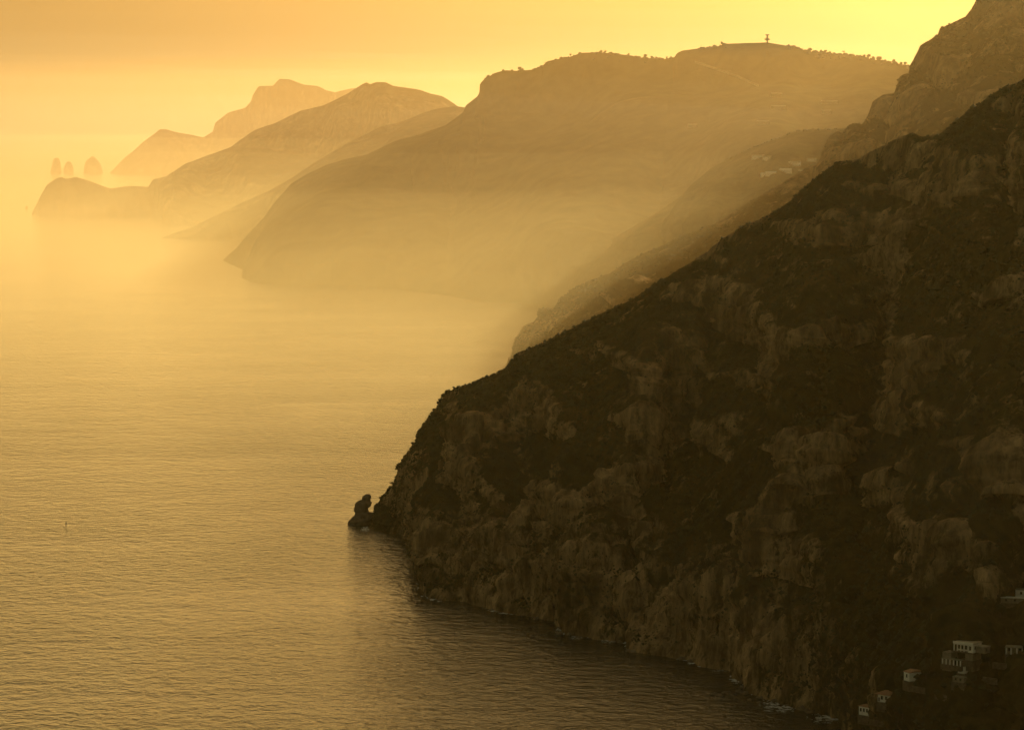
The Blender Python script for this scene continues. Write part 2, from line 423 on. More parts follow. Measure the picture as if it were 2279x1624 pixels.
# ---- the massif behind it, climbing out of the frame (its slope shades the near coast)
crestB = [P(0,1131,812,4730),P(5,1136,805,4712),P(12,1143,789,4724),P(18,1143,767,4724),P(24,1146,753,4729),P(36,1158,738,4725),P(44,1165,724,4731),P(70,1197,713,4753),P(76,1200,687,4755),
 P(106,1235,685,4777),P(118,1246,666,4783),P(148,1277,643,4800),P(200,1329,619,4828),P(228,1356,610,4842),P(262,1390,587,4859),P(306,1435,563,4881),P(346,1475,547,4900),P(390,1519,526,4920),
 P(460,1590,499,4952),P(528,1657,456,4981),P(606,1735,412,5014),P(665,1794,377,5038),P(698,1827,363,5052),P(702,1830,339,5053),P(716,1844,306,5059),P(732,1861,292,5065),P(746,1875,296,5071),
 P(760,1889,279,5076),P(774,1903,275,5082),P(788,1917,278,5088),P(800,1928,266,5092),P(808,1935,250,5094),P(817,1942,227,5097),P(838,1964,212,5106),P(864,1990,208,5116),P(874,2000,180,5120),
 P(880,2003,172,5121),P(898,2023,162,5129),P(902,2025,147,5130),P(914,2038,122,5135),P(923,2047,102,5138),P(960,2085,79,5153),P(966,2091,63,5155),P(982,2108,57,5162),P(1020,2148,39,5176),
 P(1036,2163,20,5182),P(1048,2175,-2,5187),P(1080,2205,-45,5198),P(1150,2270,-130,5222),W(1250,1150,5600,860),W(1400,1500,5350,1000),W(1600,1900,4900,1090),W(1900,2500,4100,1140),W(2200,2900,3000,1120),W(2600,3200,1600,1080),W(3000,3300,300,980)]
baseB = [S(0,1126,815),S(30,1140,822),S(80,1180,845),S(200,1320,870),S(400,1500,890),S(700,1800,905),S(900,2010,920),W(1150,900,4100,0),W(1400,1200,3700,30),W(1900,1700,2500,150),W(2200,2000,1800,250),W(2600,2300,900,250),W(3000,2400,0,250)]
mass, MA, MR, MN = ridge('mountain', crestB, baseB, 950, 300, M_mid,
    'tall craggy mountainside rising out of the top right corner behind the headland', amp=(26, 11, 3.0), size=(170, 60, 14),
    cliff=90, cliff_k=.35, edge=.05, seed=9.3, flutes=1., weight=([0,1050,1200,3000],[1,1,.3,.2]), back=.9)

# ---- hill with a few farm houses in the haze
crestC = [P(0,1253,720,6100),P(20,1255,690,6100),P(40,1259,650,6100),P(60,1267,613,6100),P(90,1290,578,6100),P(130,1341,542,6080),P(190,1404,508,6050),P(250,1465,472,6020),P(300,1519,437,6000),P(340,1543,408,5980),P(390,1586,373,5960),
 P(460,1657,338,5930),P(515,1715,314,5900),P(560,1763,297,5880),P(605,1808,289,5860),P(640,1845,290,5840),P(680,1880,286,5820),P(760,1960,280,5800),P(900,2100,270,5750),P(1100,2300,250,5700)]
baseC = [S(0,1245,706),S(100,1270,720),S(300,1380,745),S(600,1560,800),S(900,1800,820),S(1100,2000,820)]
hillC, CA, CR, CN = ridge('hill', crestC, baseC, 260, 140, M_mid, 'lower hazy hillside with pale farm roofs behind the mountain shoulder', amp=(20, 10, 3), size=(220, 80, 18),
    cliff=40, cliff_k=.6, edge=.10, seed=14.2, back=1.2, rock_bias=-1.)

# ---- the big mountain with the lookout tower
crestD = [P(0,496,580,7930),P(10,510,566,7930),P(28,526,553,7930),P(45,548,526,7935),P(80,589,483,7950),P(105,613,448,7960),P(125,632,428,7970),P(142,648,409,7980),P(175,683,388,8000),P(218,727,368,8010),P(255,760,357,8020),
 P(312,819,344,8020),P(370,878,315,8010),P(430,937,299,8000),P(485,992,279,7990),P(524,1031,251,7980),P(530,1037,236,7975),P(555,1062,216,7965),P(561,1068,204,7960),P(565,1068,189,7955),P(575,1078,177,7950),P(598,1102,163,7940),
 P(620,1125,158,7930),P(648,1153,159,7920),P(680,1184,157,7905),P(704,1208,147,7895),P(714,1218,138,7890),P(762,1267,128,7870),P(790,1294,119,7860),P(830,1334,118,7840),P(876,1381,122,7820),P(924,1428,130,7800),P(975,1479,133,7780),
 P(996,1500,129,7770),P(1002,1506,119,7765),P(1015,1519,114,7760),P(1054,1558,109,7740),P(1090,1594,106,7725),P(1108,1612,99,7718),P(1160,1664,97,7700),P(1204,1708,96,7680),P(1251,1755,104,7660),P(1290,1794,115,7640),P(1349,1853,121,7610),
 P(1388,1892,123,7590),P(1439,1943,133,7560),P(1486,1990,143,7540),P(1518,2022,149,7520),P(1580,2084,163,7500),P(1700,2204,180,7450),P(1900,2400,190,7400)]
baseD = [S(0,496,580),S(25,512,588),S(60,540,600),S(75,545,606),S(90,538,617),S(120,560,628),S(200,640,633),S(300,740,635),S(400,860,641),S(500,985,655),S(565,1060,668),S(700,1190,680),S(850,1320,688),S(1050,1500,695),S(1300,1760,700),S(1900,2300,710)]
big, BA, BR, BN = ridge('mountain', crestD, baseD, 560, 240, M_far, 'broad hazy brown mountain with a small tower on its flat top', amp=(30, 9, 3), size=(520, 170, 40),
    cliff=60, cliff_k=.7, edge=.04, seed=21.7, back=1.3, rock_bias=-1.)

# ---- spur ending in a low point, then the hill with the mast
crestE = [P(0,360,530,9380),P(30,380,522,9380),P(60,424,507,9400),P(110,480,480,9420),P(170,540,451,9450),P(230,600,425,9480),P(280,650,396,9500),P(330,700,362,9520),P(400,775,318,9540),P(430,803,305,9550),P(475,847,284,9560),P(510,883,275,9570),
 P(540,911,265,9580),P(575,947,250,9590),P(605,975,242,9600),P(645,1015,237,9600),P(665,1035,240,9600),P(720,1090,245,9600)]
baseE = [S(0,360,530),S(40,400,532),S(90,476,533),S(130,520,533),S(300,650,540),S(720,1050,560)]
ridge('hill', crestE, baseE, 260, 110, M_far, 'pale hazy spur sloping down to a low point on the water', amp=(35, 14, 4), size=(420, 140, 40),
    cliff=30, cliff_k=.7, edge=.05, seed=27.7, back=1.3)
crestF = [P(0,86,477,11600),P(5,88,455,11600),P(10,92,436,11600),P(22,104,412,11600),P(42,126,397,11600),P(52,136,394,11600),P(64,149,399,11600),P(84,169,394,11600),P(120,204,405,11600),P(160,244,420,11600),P(205,291,414,11600),P(246,330,416,11600),
 P(256,340,399,11590),P(285,369,393,11580),P(332,416,365,11560),P(380,463,346,11550),P(427,511,330,11530),P(482,566,291,11500),P(530,613,275,11480),P(585,668,248,11450),P(635,719,236,11430),P(691,775,209,11400),P(715,799,193,11390),P(726,810,187,11385),
 P(732,816,184,11380),P(739,823,189,11380),P(753,837,184,11370),P(774,858,184,11360),P(790,874,192,11350),P(819,903,196,11340),P(851,935,201,11320),P(875,959,210,11310),P(899,983,215,11300),P(918,1002,226,11290),P(940,1024,241,11280),P(990,1075,262,11260),P(1050,1130,280,11240)]
baseF = [S(0,86,477.5),S(40,130,478),S(160,250,478),S(290,368,477),S(300,370,490),S(310,375,503),S(400,450,500),S(1050,1100,500)]
hillF, FA, FR, FN = ridge('hill', crestF, baseF, 320, 110, M_far, 'long pale hill running down to a blunt hazy cape', amp=(40, 16, 4), size=(480, 160, 45),
    cliff=40, cliff_k=.6, edge=.04, seed=33.1, back=1.2)
# ---- the island beyond
crestG = [P(0,245,384,19800),P(8,251,379,19800),P(30,275,353,19800),P(52,299,334,19800),P(70,318,316,19800),P(94,342,299,19800),P(108,355,288,19800),P(122,369,288,19800),P(146,393,295,19800),P(177,424,300,19800),P(205,452,306,19800),P(226,473,293,19800),
 P(234,479,273,19800),P(262,507,251,19800),P(300,546,240,19800),P(313,558,226,19800),P(318,562,212,19800),P(331,575,192,19800),P(362,607,191,19800),P(376,621,176,19800),P(398,644,177,19800),P(430,676,189,19800),P(461,707,192,19800),P(480,727,202,19800),
 P(500,746,206,19800),P(514,760,202,19800),P(540,785,197,19800),P(570,815,200,19800),P(700,950,230,19800)]
baseG = [S(0,243,385.5),S(700,900,386)]
ridge('island', crestG, baseG, 260, 90, M_far, 'faint far island with two peaks on the hazy horizon', amp=(50, 20, 5), size=(700, 240, 70),
    cliff=60, cliff_k=.6, edge=.03, seed=41.1, back=1.2)

# ------------------------------------------------------------------ rock stacks in the sea
def stack(name, prof, y_scale, label, cat, mat, grp=None, seed=0., D=None, jag=.10, ns=40, nr=46):
    """prof: (view_y, x_left, x_right) from the waterline up, at distance D."""
    pts = [(P(0, (a+b)/2, yy, D)[1], abs(b-a)/FPX*D/2) for (yy, a, b) in prof]
    cz = np.array([p[0][2] for p in pts]); cx = np.array([p[0][0] for p in pts]); rr = np.array([p[1] for p in pts])
    zz = np.linspace(cz[0], cz[-1], nr)
    X = np.interp(zz, cz, cx); Rr = np.interp(zz, cz, rr)
    base = Vector((X[0], D, 0)); V, F = [], []
    an = np.linspace(0, 2*math.pi, ns, endpoint=False)
    rows = [(-6.0, X[0], Rr[0]*1.03)] + [(z, x, r) for z, x, r in zip(zz, X, Rr)]
    for (z, x, r) in rows:
        nn = 1 + jag*2.2*fbm(np.cos(an)*1.7+seed, np.sin(an)*1.7, z/(rr.max()*.5)+seed, 4, .6)
        side = np.abs(np.cos(an))**2
        f = 1 + (nn-1)*(1-.55*side)
        for a, q in zip(an, f): V.append((x-base.x + r*q*math.cos(a), r*y_scale*q*math.sin(a), z))
    for j in range(len(rows)-1):
        for i in range(ns): F.append((j*ns+i, j*ns+(i+1)%ns, (j+1)*ns+(i+1)%ns, (j+1)*ns+i))
    n = len(V); V.append((X[-1]-base.x, 0, zz[-1]+Rr[-1]*.12))
    m = (len(rows)-1)*ns
    for i in range(ns): F.append((m+i, m+(i+1)%ns, n))
    o = mesh_obj(name, V, F, mat, None, True); o.location = base
    me = o.data; a = me.attributes.new('rock', 'FLOAT', 'POINT'); a.data.foreach_set('value', [.9]*len(me.vertices))
    return tag(o, label, cat, grp)
def zz_(l):   # profile noted from a close view of the stack
    return [((1150+y/9.02)/1.0973, (820+a/9.02)/1.0973, (820+b/9.02)/1.0973) for (y, a, b) in l]
stack('sea_stack', zz_([(1205,262,720),(1160,262,745),(1100,272,800),(1060,305,830),(1030,340,860),(990,385,870),(950,418,880),(915,418,880),(900,412,745),(880,392,722),(840,394,716),(815,396,704),(790,404,745),(765,414,778),
   (730,420,788),(690,448,795),(672,470,790),(660,480,765),(645,490,762),(636,545,762),(620,572,768),(575,574,785),(545,600,776),(525,625,762),(508,655,745)]),
   .75, 'dark knobbly rock stack off the tip of the headland, like a rounded head on shoulders', 'sea stack', M_rock, None, 2.2, 2797, .12)
stack('sea_stack', [(385.5,112,137),(375,114,136),(365,116,135),(357,118,133),(352,121,131)], .8, 'leftmost and tallest of the three faint sea stacks off the island', 'sea stack', M_rock, 'faint far sea stacks', 3.1, 19850, .12)
stack('sea_stack', [(385.5,141,165),(376,142,164),(368,144,162),(363,147,159),(360,150,157)], .8, 'smallest middle one of the three faint sea stacks off the island', 'sea stack', M_rock, 'faint far sea stacks', 5.1, 19900, .12)
stack('sea_stack', [(385.5,186,229),(375,188,227),(366,189,224),(358,192,218),(353,198,213),(349,203,210)], .8, 'widest of the three faint sea stacks, nearest the island', 'sea stack', M_rock, 'faint far sea stacks', 7.1, 19850, .12)
stack('sea_rock', [(464,56,63),(461,57,62.5),(458.5,58,61)], .8, 'tiny lone rock in the pale water left of the blunt cape', 'rock', M_rock, None, 1.1, 12300, .12, 14, 8)


# ------------------------------------------------------------------ finding the ground under a bearing
def bvh_of(A, step=1):
    G = A[::step, ::step]; nu, nv = G.shape[:2]
    V = [Vector(p) for p in G.reshape(-1, 3)]
    i = np.arange(nu*nv).reshape(nu, nv)
    F = np.stack([i[:-1,:-1], i[1:,:-1], i[1:,1:], i[:-1,1:]], -1).reshape(-1, 4)
    return BVHTree.FromPolygons(V, F.tolist())
CAM = Vector((0, 0, CAM_H))
def ground(bvh, x, y):
    r = ray(x, y).normalized()
    hit = bvh.ray_cast(CAM, r, 60000)
    return hit[0]
def view_xy(p):
    d = Vector(p) - CAM; w = d.dot(_f)
    return CXP + d.x/w*FPX, CYP - d.dot(_u)/w*FPX
near_bvh = bvh_of(HA, 2)
big_bvh = bvh_of(BA, 2)
hill_bvh = bvh_of(CA, 1)

# ------------------------------------------------------------------ scrub on the headland and the massif (far too many to count)
def scrub(name, A, rockm, n_try, smin, smax, mat, label, seed, umax, veg_thr=.62, dens_scale=60.):
    r = np.random.default_rng(seed)
    nu, nv = A.shape[:2]
    uu = r.integers(0, int(nu*umax)-1, n_try); vv = r.integers(2, nv-14, n_try)
    fu, fv = r.random(n_try)[:, None], r.random(n_try)[:, None]
    p = (A[uu, vv]*(1-fu)+A[uu+1, vv]*fu)*(1-fv) + (A[uu, vv+1]*(1-fu)+A[uu+1, vv+1]*fu)*fv
    rk = rockm[uu, vv]
    # steepness here
    e1 = A[uu+1, vv]-A[uu, vv]; e2 = A[uu, vv+1]-A[uu, vv]
    nn = np.cross(e1, e2); nn /= np.maximum(np.linalg.norm(nn, axis=1)[:, None], 1e-9)
    flat = np.abs(nn[:, 2])
    clump = fbm(p[:, 0]/dens_scale, p[:, 1]/dens_scale, p[:, 2]/dens_scale+seed, 3)
    keep = (p[:, 2] > 5) & (r.random(n_try) < np.clip(1.2 - rk*1.5 + .9*clump, .03, 1)) & (flat > .18)
    p = p[keep]; n = len(p)
    size = smin + (smax-smin)*r.random(n)**3.0*np.clip(1.1-rk[keep], .15, 1)*np.clip(1+1.2*clump[keep], .6, 1.8)
    vs = np.array([(1,0,0),(-1,0,0),(0,1,0),(0,-1,0),(0,0,1),(0,0,-1)], float)
    fs = np.array([(0,2,4),(2,1,4),(1,3,4),(3,0,4),(2,0,5),(1,2,5),(3,1,5),(0,3,5)])
    an = r.random(n)*6.283; ca, sa = np.cos(an)[:, None], np.sin(an)[:, None]
    q = vs[None]*(.65+.6*r.random((n, 6, 1)))
    q = np.stack([q[..., 0]*ca-q[..., 1]*sa, q[..., 0]*sa+q[..., 1]*ca, q[..., 2]*.85], -1)
    q += .22*(r.random((n, 6, 3))-.5)
    V = (p[:, None]+q*size[:, None, None]+np.array([0, 0, .25])*size[:, None, None]).reshape(-1, 3)
    F = (fs[None]+(np.arange(n)*6)[:, None, None]).reshape(-1, 3)
    o = link(bpy.data.objects.new(name, fast_mesh(name, V, F, mat, False)))
    tag(o, label, kind='stuff')
    return n
print('scrub', scrub('scrub', HA, HR, 150000, .6, 3.2, M_leaf, 'dark evergreen scrub matted over the slopes of the near headland', 5, .80))
print('scrub', scrub('scrub', MA, MR, 30000, 1.8, 5, M_leaf, 'sparse scrub clinging to the craggy mountainside behind', 6, .75, dens_scale=150))

def crest_scrub(name, A, xs, smin, smax, label, seed, spread=14., clumpy=60.):
    """bushes along a distant skyline; xs = (bearing from, to, number)"""
    r = np.random.default_rng(seed); pts = A.reshape(-1, 3)
    d = pts-np.array(CAM); w = d@np.array(_f); vx = CXP+d[:, 0]/w*FPX; vy = CYP-(d@np.array(_u))/w*FPX
    V, F = [], []
    for (x0, x1, n) in xs:
        for x in r.uniform(x0, x1, n):
            if noise(x/9.0, seed) < -.12: continue
            sel = np.where(np.abs(vx-x) < 1.8)[0]
            p = pts[sel[np.argmin(vy[sel])]] + np.array([r.uniform(-2,2), r.uniform(-spread,spread)*.6, r.uniform(-2.2,.6)])
            s_ = smin+(smax-smin)*r.random()**2; v0, f0 = ico(0); n0 = len(V)
            for v in v0:
                q = s_*(.7+.6*r.random()); V.append((p[0]+v[0]*q, p[1]+v[1]*q, p[2]+v[2]*q*.8))
            F += [tuple(n0+i for i in f) for f in f0]
    o = link(bpy.data.objects.new(name, fast_mesh(name, np.array(V), np.array(F), M_leaf, False)))
    tag(o, label, kind='stuff')
crest_scrub('scrub', BA, [(1080,1500,150),(1420,1475,60),(1555,1615,70),(1750,2040,700)], 2.2, 6.0, 'bushy growth fringing the crest of the tower mountain', 21)
crest_scrub('scrub', CA, [(1600,1860,160)], 2, 5, 'bushy growth on the crest of the hazy hill', 22)
crest_scrub('scrub', HA, [(838,1010,520),(1010,1150,220)], .7, 2.2, 'bushes and rocks roughening the skyline of the headland tip', 23, 3.)
# ------------------------------------------------------------------ trees
def crown_round(r, h, seed, leaf_n=60):
    rd = random.Random(seed); m = MB()
    for k in range(5):
        a = rd.uniform(0, 6.28); q = rd.uniform(.1, .45)*r
        m.blob((q*math.cos(a), q*math.sin(a), h + rd.uniform(-.25, .35)*r), r*rd.uniform(.5, .75), 1, .22, .85, rd)
    for k in range(leaf_n):
        d = Vector((rd.gauss(0,1), rd.gauss(0,1), rd.gauss(0,.8))).normalized()*r*rd.uniform(.8, 1.18)
        c = Vector((0,0,h))+d; s = r*.16
        n = len(m.v)
        for j in range(3): m.v.append(tuple(c+Vector((rd.uniform(-s,s), rd.uniform(-s,s), rd.uniform(-s,s)))))
        m.f.append((n, n+1, n+2))
    return m
def make_tree(name, loc, r, trunk_h, label, group, mat, seed, flat=False, lean=0.0, cat='tree'):
    t = empty(name, loc, random.uniform(0, 6.28)); tag(t, label, cat, group)
    tr = MB().tube((0,0,-1.5), (lean,0,trunk_h*.6), r*.10+.12, r*.07+.1, 7).tube((lean,0,trunk_h*.58), (lean,0,trunk_h+r*.2), r*.07+.1, r*.04+.05, 6)
    rd = random.Random(seed)
    for k in range(4):
        a = rd.uniform(0, 6.28); tr.tube((lean,0,trunk_h*.75), (lean+.6*r*math.cos(a), .6*r*math.sin(a), trunk_h+r*.15), r*.045+.05, .05, 5)
    tr.build('trunk', M_bark, t)
    if flat:
        m = MB()
        for k in range(9):
            a = rd.uniform(0, 6.28); q = r*rd.uniform(.1, .7)
            m.blob((lean+q*math.cos(a), q*math.sin(a), trunk_h+r*.22), r*rd.uniform(.32, .5), 1, .2, .42, rd)
    else:
        m = crown_round(r, trunk_h+r*.55, seed)
    m.build('crown', mat, t)
    return t
def copy_tree(o, loc, rz, s, label):
    c = o.copy(); sc.collection.objects.link(c); c.location = loc; c.rotation_euler = (0, 0, rz); c.scale = (s, s, s)
    c['label'] = label
    for ch in o.children:
        k = ch.copy(); sc.collection.objects.link(k); k.parent = c
    return c
def crest_point(A, nv, x):
    """the skyline of a ridge at a bearing"""
    row = A.reshape(-1, 3)[::1]
    d = row - np.array(CAM); w = d@np.array(_f)
    vx = CXP + d[:, 0]/w*FPX; vy = CYP - (d@np.array(_u))/w*FPX
    sel = np.where(np.abs(vx-x) < 2.2)[0]
    k = sel[np.argmin(vy[sel])]
    return Vector(row[k])
far_spec = [ # bearing, radius, trunk, flat, description
 (1154,5.2,3.5,0,'large round tree in the dip at the left shoulder of the tower mountain'),
 (1162,2.8,2.2,0,'low bush beside the large round tree in the dip of the mountain crest'),
 (1212,2.4,2.5,1,'thin windswept tree at the foot of the step in the mountain crest'),
 (1269,3.0,3.5,0,'single tree on the rising crest left of the highest flat stretch'),
 (1338,3.6,2.0,0,'wide bush clump on the left flat top of the mountain'),
 (1349,3.0,2.0,0,'small bush at the right end of the left flat top'),
 (1400,2.6,2.0,0,'low bush on the crest where it starts to dip'),
 (1420,3.4,1.5,1,'long low hedge-like tree in the dip of the crest'),
 (1434,5.0,2.6,0,'dome shaped tree in the middle of the dip before the tower top'),
 (1449,3.2,1.6,0,'bush right of the dome shaped tree in the dip'),
 (1458,2.6,1.6,0,'smaller bush two along from the dome shaped tree'),
 (1481,2.6,2.4,0,'little tree just left of the step up to the tower top'),
 (1492,2.2,2.0,0,'last little bush at the foot of the step up to the tower top'),
 (1560,1.6,6.0,1,'thin bare stemmed tree on the left of the tower top'),
 (1575,3.6,1.2,1,'low spread tree on the left of the tower top'),
 (1590,3.8,1.4,0,'dark bush on the left of the tower top'),
 (1606,4.6,2.0,0,'bushy tree where the tower top begins to flatten'),
 (1753,2.4,1.6,0,'low bush right of the tower where the crest turns down'),
 (1778,2.6,2.0,0,'small bush on the slope right of the tower'),
 (1803,5.4,3.4,0,'tall round tree first in the row right of the tower'),
 (1813,3.2,2.0,0,'bush against the tall round tree right of the tower'),
 (1826,3.4,2.4,0,'middling tree after the tall round one'),
 (1836,3.8,2.6,0,'wide tree in the row right of the tower'),
 (1846,3.0,2.2,0,'smaller tree before the gap with the umbrella pine'),
 (1876,5.0,6.5,1,'flat topped umbrella pine standing clear of the ridge right of the tower'),
 (1898,1.8,4.8,1,'thin stemmed tree between the umbrella pine and the right hand clump'),
 (1910,3.4,1.8,0,'first low tree of the right hand clump'),
 (1922,4.0,2.2,0,'second tree of the right hand clump'),
 (1932,4.8,3.0,0,'tallest dome of the right hand clump'),
 (1941,4.0,2.2,0,'low tree under the tallest dome of the right hand clump'),
 (1951,4.6,3.0,0,'rounded tree right of the tallest dome'),
 (1958,5.0,3.4,0,'leaning tree over the slope right of the domes'),
 (1966,3.6,2.0,0,'bush below the leaning tree'),
 (1976,4.2,3.0,0,'dark tree halfway down the right end of the ridge'),
 (1987,4.8,3.4,0,'full round tree halfway down the right end of the ridge'),
 (1996,3.2,1.8,0,'bush after the full round tree'),
 (2005,3.8,2.4,0,'third tree from the craggy mountainside on the ridge'),
 (2013,4.6,3.0,0,'second tree from the craggy mountainside on the ridge'),
 (2021,4.2,2.6,1,'last tree of the ridge, touching the craggy mountainside'),
]
for k, (x, r_, th, fl, lab) in enumerate(far_spec):
    p = crest_point(BA, 0, x); p.z -= .6
    make_tree('umbrella_pine' if (fl and 'pine' in lab) else 'tree', p, r_*1.15, th*1.1, lab, 'trees on the far ridge', M_leaf2, 100+k, bool(fl))
p = ground(near_bvh, 873, 1087) or Vector(P(0, 871, 1086, 2796)[1])
make_tree('umbrella_pine', Vector(P(0, 870.5, 1084, 2795.5)[1]), 1.9, 3.9, 'tiny umbrella pine leaning out over the sea from the headland edge', None, M_leaf2, 61, True)
make_tree('tree', Vector(P(0, 909.5, 1027, 2790)[1]), 1.0, 1.6, 'small pointed bush on the headland skyline above the umbrella pine', None, M_leaf2, 62)
make_tree('tree', Vector(P(0, 1139, 800, 4719)[1]), 2.7, 3.5, 'upper of two wind bent trees at the foot of the mountain shoulder', None, M_leaf2, 63, True, -2.5)
make_tree('tree', Vector(P(0, 1136, 808, 4724)[1]), 2.4, 2.5, 'lower of two wind bent trees at the foot of the mountain shoulder', None, M_leaf2, 64, True, -2.5)

# ------------------------------------------------------------------ lookout tower and mast
tp = crest_point(BA, 0, 1708)
t = empty('lookout_tower', (tp.x, tp.y, tp.z-1.0)); tag(t, 'small lookout tower with a round gallery and a flat cap on the mountain top', 'tower')
MB().lathe([(2.6,-2),(1.9,2.0),(1.8,6.2)], 14).build('stem', M_metal, t)
g = MB().lathe([(1.9,5.0),(4.2,7.2),(7.2,7.6),(7.3,11.0),(4.6,11.4),(2.9,12.4)], 18).build('gallery', M_metal, t)
for k in range(9):
    a = 2*math.pi*k/9; m = MB().box(-.9,.9,-.15,.15,-.9,.9).build('window', M_dark, g); m.location = (7.32*math.cos(a), 7.32*math.sin(a), 9.3); m.rotation_euler = (0,0,a+math.pi/2)
MB().lathe([(2.7,12.2),(2.3,19.6)], 14).build('upper_stem', M_metal, t)
MB().lathe([(2.6,19.2),(5.8,20.4),(6.1,22.0),(2.0,22.3)], 18).build('cap', M_metal, t)
mp = crest_point(FA, 0, 902)
t = empty('radio_mast', (mp.x, mp.y, mp.z-1)); tag(t, 'thin lattice radio mast on the pale hill left of the big mountain', 'mast')
mm = MB()
for a in range(3):
    an = a*2.094; mm.tube((1.8*math.cos(an),1.8*math.sin(an),0), (.35*math.cos(an),.35*math.sin(an),27), .22, .16, 5)
mm.build('leg', M_metal, t)
br = MB()
for j in range(9):
    z0, z1 = 3*j, 3*j+3; r0, r1 = 1.8-1.45*z0/27, 1.8-1.45*z1/27
    for a in range(3):
        a0, a1 = a*2.094, (a+1)*2.094
        br.tube((r0*math.cos(a0),r0*math.sin(a0),z0), (r1*math.cos(a1),r1*math.sin(a1),z1), .10, .10, 4, False)
br.build('bracing', M_metal, t)
MB().tube((0,0,26.5),(0,0,31),.14,.07,6).build('antenna', M_metal, t)

# ------------------------------------------------------------------ houses
def window(parent, cx, cz, w, h, side, half):
    """side: 'front' (-y), 'right' (+x), 'left' (-x) or 'back'; half = distance of that wall from the middle"""
    fr = MB(); t_ = .10
    fr.box(-w/2-t_, -w/2, -.07, .05, -h/2-t_, h/2+t_).box(w/2, w/2+t_, -.07, .05, -h/2-t_, h/2+t_)
    fr.box(-w/2, w/2, -.07, .05, h/2, h/2+t_).box(-w/2-.15, w/2+.15, -.14, .05, -h/2-t_-.08, -h/2-t_+.0)
    f = fr.build('window', M_wood, parent)
    MB().box(-w/2, w/2, -.022, .03, -h/2, h/2).build('pane', M_dark, f)
    if side == 'front': f.location = (cx, -half, cz)
    elif side == 'right': f.location = (half, cx, cz); f.rotation_euler = (0,0,math.pi/2)
    elif side == 'left': f.location = (-half, cx, cz); f.rotation_euler = (0,0,-math.pi/2)
    return f
def roof_mesh(w, d, h0, kind, over, rise):
    m = MB(); W_, D_ = w/2+over, d/2+over
    if kind == 'hip':
        r = min(W_, D_)*.9 if abs(W_-D_) > .5 else D_*.95
        rx = max(W_-r, .15)
        v = [(-W_,-D_,h0),(W_,-D_,h0),(W_,D_,h0),(-W_,D_,h0),(-W_,-D_,h0+.22),(W_,-D_,h0+.22),(W_,D_,h0+.22),(-W_,D_,h0+.22),(-rx,0,h0+rise),(rx,0,h0+rise)]
        m.v = v; m.f = [(0,3,2,1),(0,1,5,4),(1,2,6,5),(2,3,7,6),(3,0,4,7),(4,5,9,8),(5,6,9),(6,7,8,9),(7,4,8)]
    elif kind == 'gable':
        m.v = [(-W_,-D_,h0),(W_,-D_,h0),(W_,D_,h0),(-W_,D_,h0),(-W_,-D_,h0+.2),(W_,-D_,h0+.2),(W_,D_,h0+.2),(-W_,D_,h0+.2),(-W_,0,h0+rise),(W_,0,h0+rise)]
        m.f = [(0,3,2,1),(0,1,5,4),(2,3,7,6),(4,5,9,8),(6,7,8,9),(1,2,6,9,5),(3,0,4,8,7)]
    else:
        m.box(-W_,W_,-D_,D_,h0,h0+.3)
    return m
def house(px, py, w, d, h, rz, roof, over, rise, wins, label, wall_mat, roof_mat, bvh=None, base=6, group='houses at the foot of the headland', chimney=None, door=None, name='house'):
    g = ground(bvh or near_bvh, px, py)
    t = empty(name, (g.x, g.y, g.z+1.3), math.radians(rz)); tag(t, label, 'house', group)
    MB().box(-w/2,w/2,-d/2,d/2,-.3,h).build('wall', wall_mat, t)
    if base: MB().box(-w/2-.5,w/2+.5,-d/2-.5,d/2+.5,-base,-.3).build('terrace', M_stone, t)
    rf = roof_mesh(w, d, h, roof, over, rise).build('roof', roof_mat, t)
    if chimney: MB().box(chimney[0]-.35,chimney[0]+.35,chimney[1]-.35,chimney[1]+.35,h,h+rise+.9).build('chimney', wall_mat, rf)
    for (side, cx, cz, ww, wh) in wins:
        window(t, cx, cz, ww, wh, side, d/2 if side == 'front' else w/2)
    if door:
        side, cx, dw, dh = door
        f = MB().box(-dw/2,dw/2,-.06,.05,0,dh).build('door', M_wood, t)
        if side == 'front': f.location = (cx, -d/2, 0)
        else: f.location = (w/2, cx, 0); f.rotation_euler = (0,0,math.pi/2)
    return t
house(1929, 1592, 7.4, 7.0, 5.0, -42, 'hip', .5, 1.3, [('front',-2.3,2.9,1.0,1.9),('front',0,2.9,1.0,1.9),('front',2.3,2.9,1.0,1.9),('right',-1.9,2.9,1.0,1.9),('right',1.9,2.9,1.0,1.9)],
      'white cottage with five tall dark windows, nearest the water', M_white, M_tile, door=None)
house(1974, 1563, 8.0, 8.5, 4.4, -38, 'hip', 1.6, 2.3, [('front',-1.2,2.4,1.1,1.9),('front',1.6,2.4,1.1,1.9)],
      'pale cottage under a wide tan tiled hip roof, above the one nearest the water', M_white, M_tile, chimney=(1.5,.5), door=('front',-3.1,1.0,2.3))
house(2032, 1516, 5.2, 9.5, 4.6, -62, 'gable', .35, 1.2, [('front',0.2,2.6,1.1,1.8)],
      'lone small white house with one window in its bright end wall', M_white, M_tile)
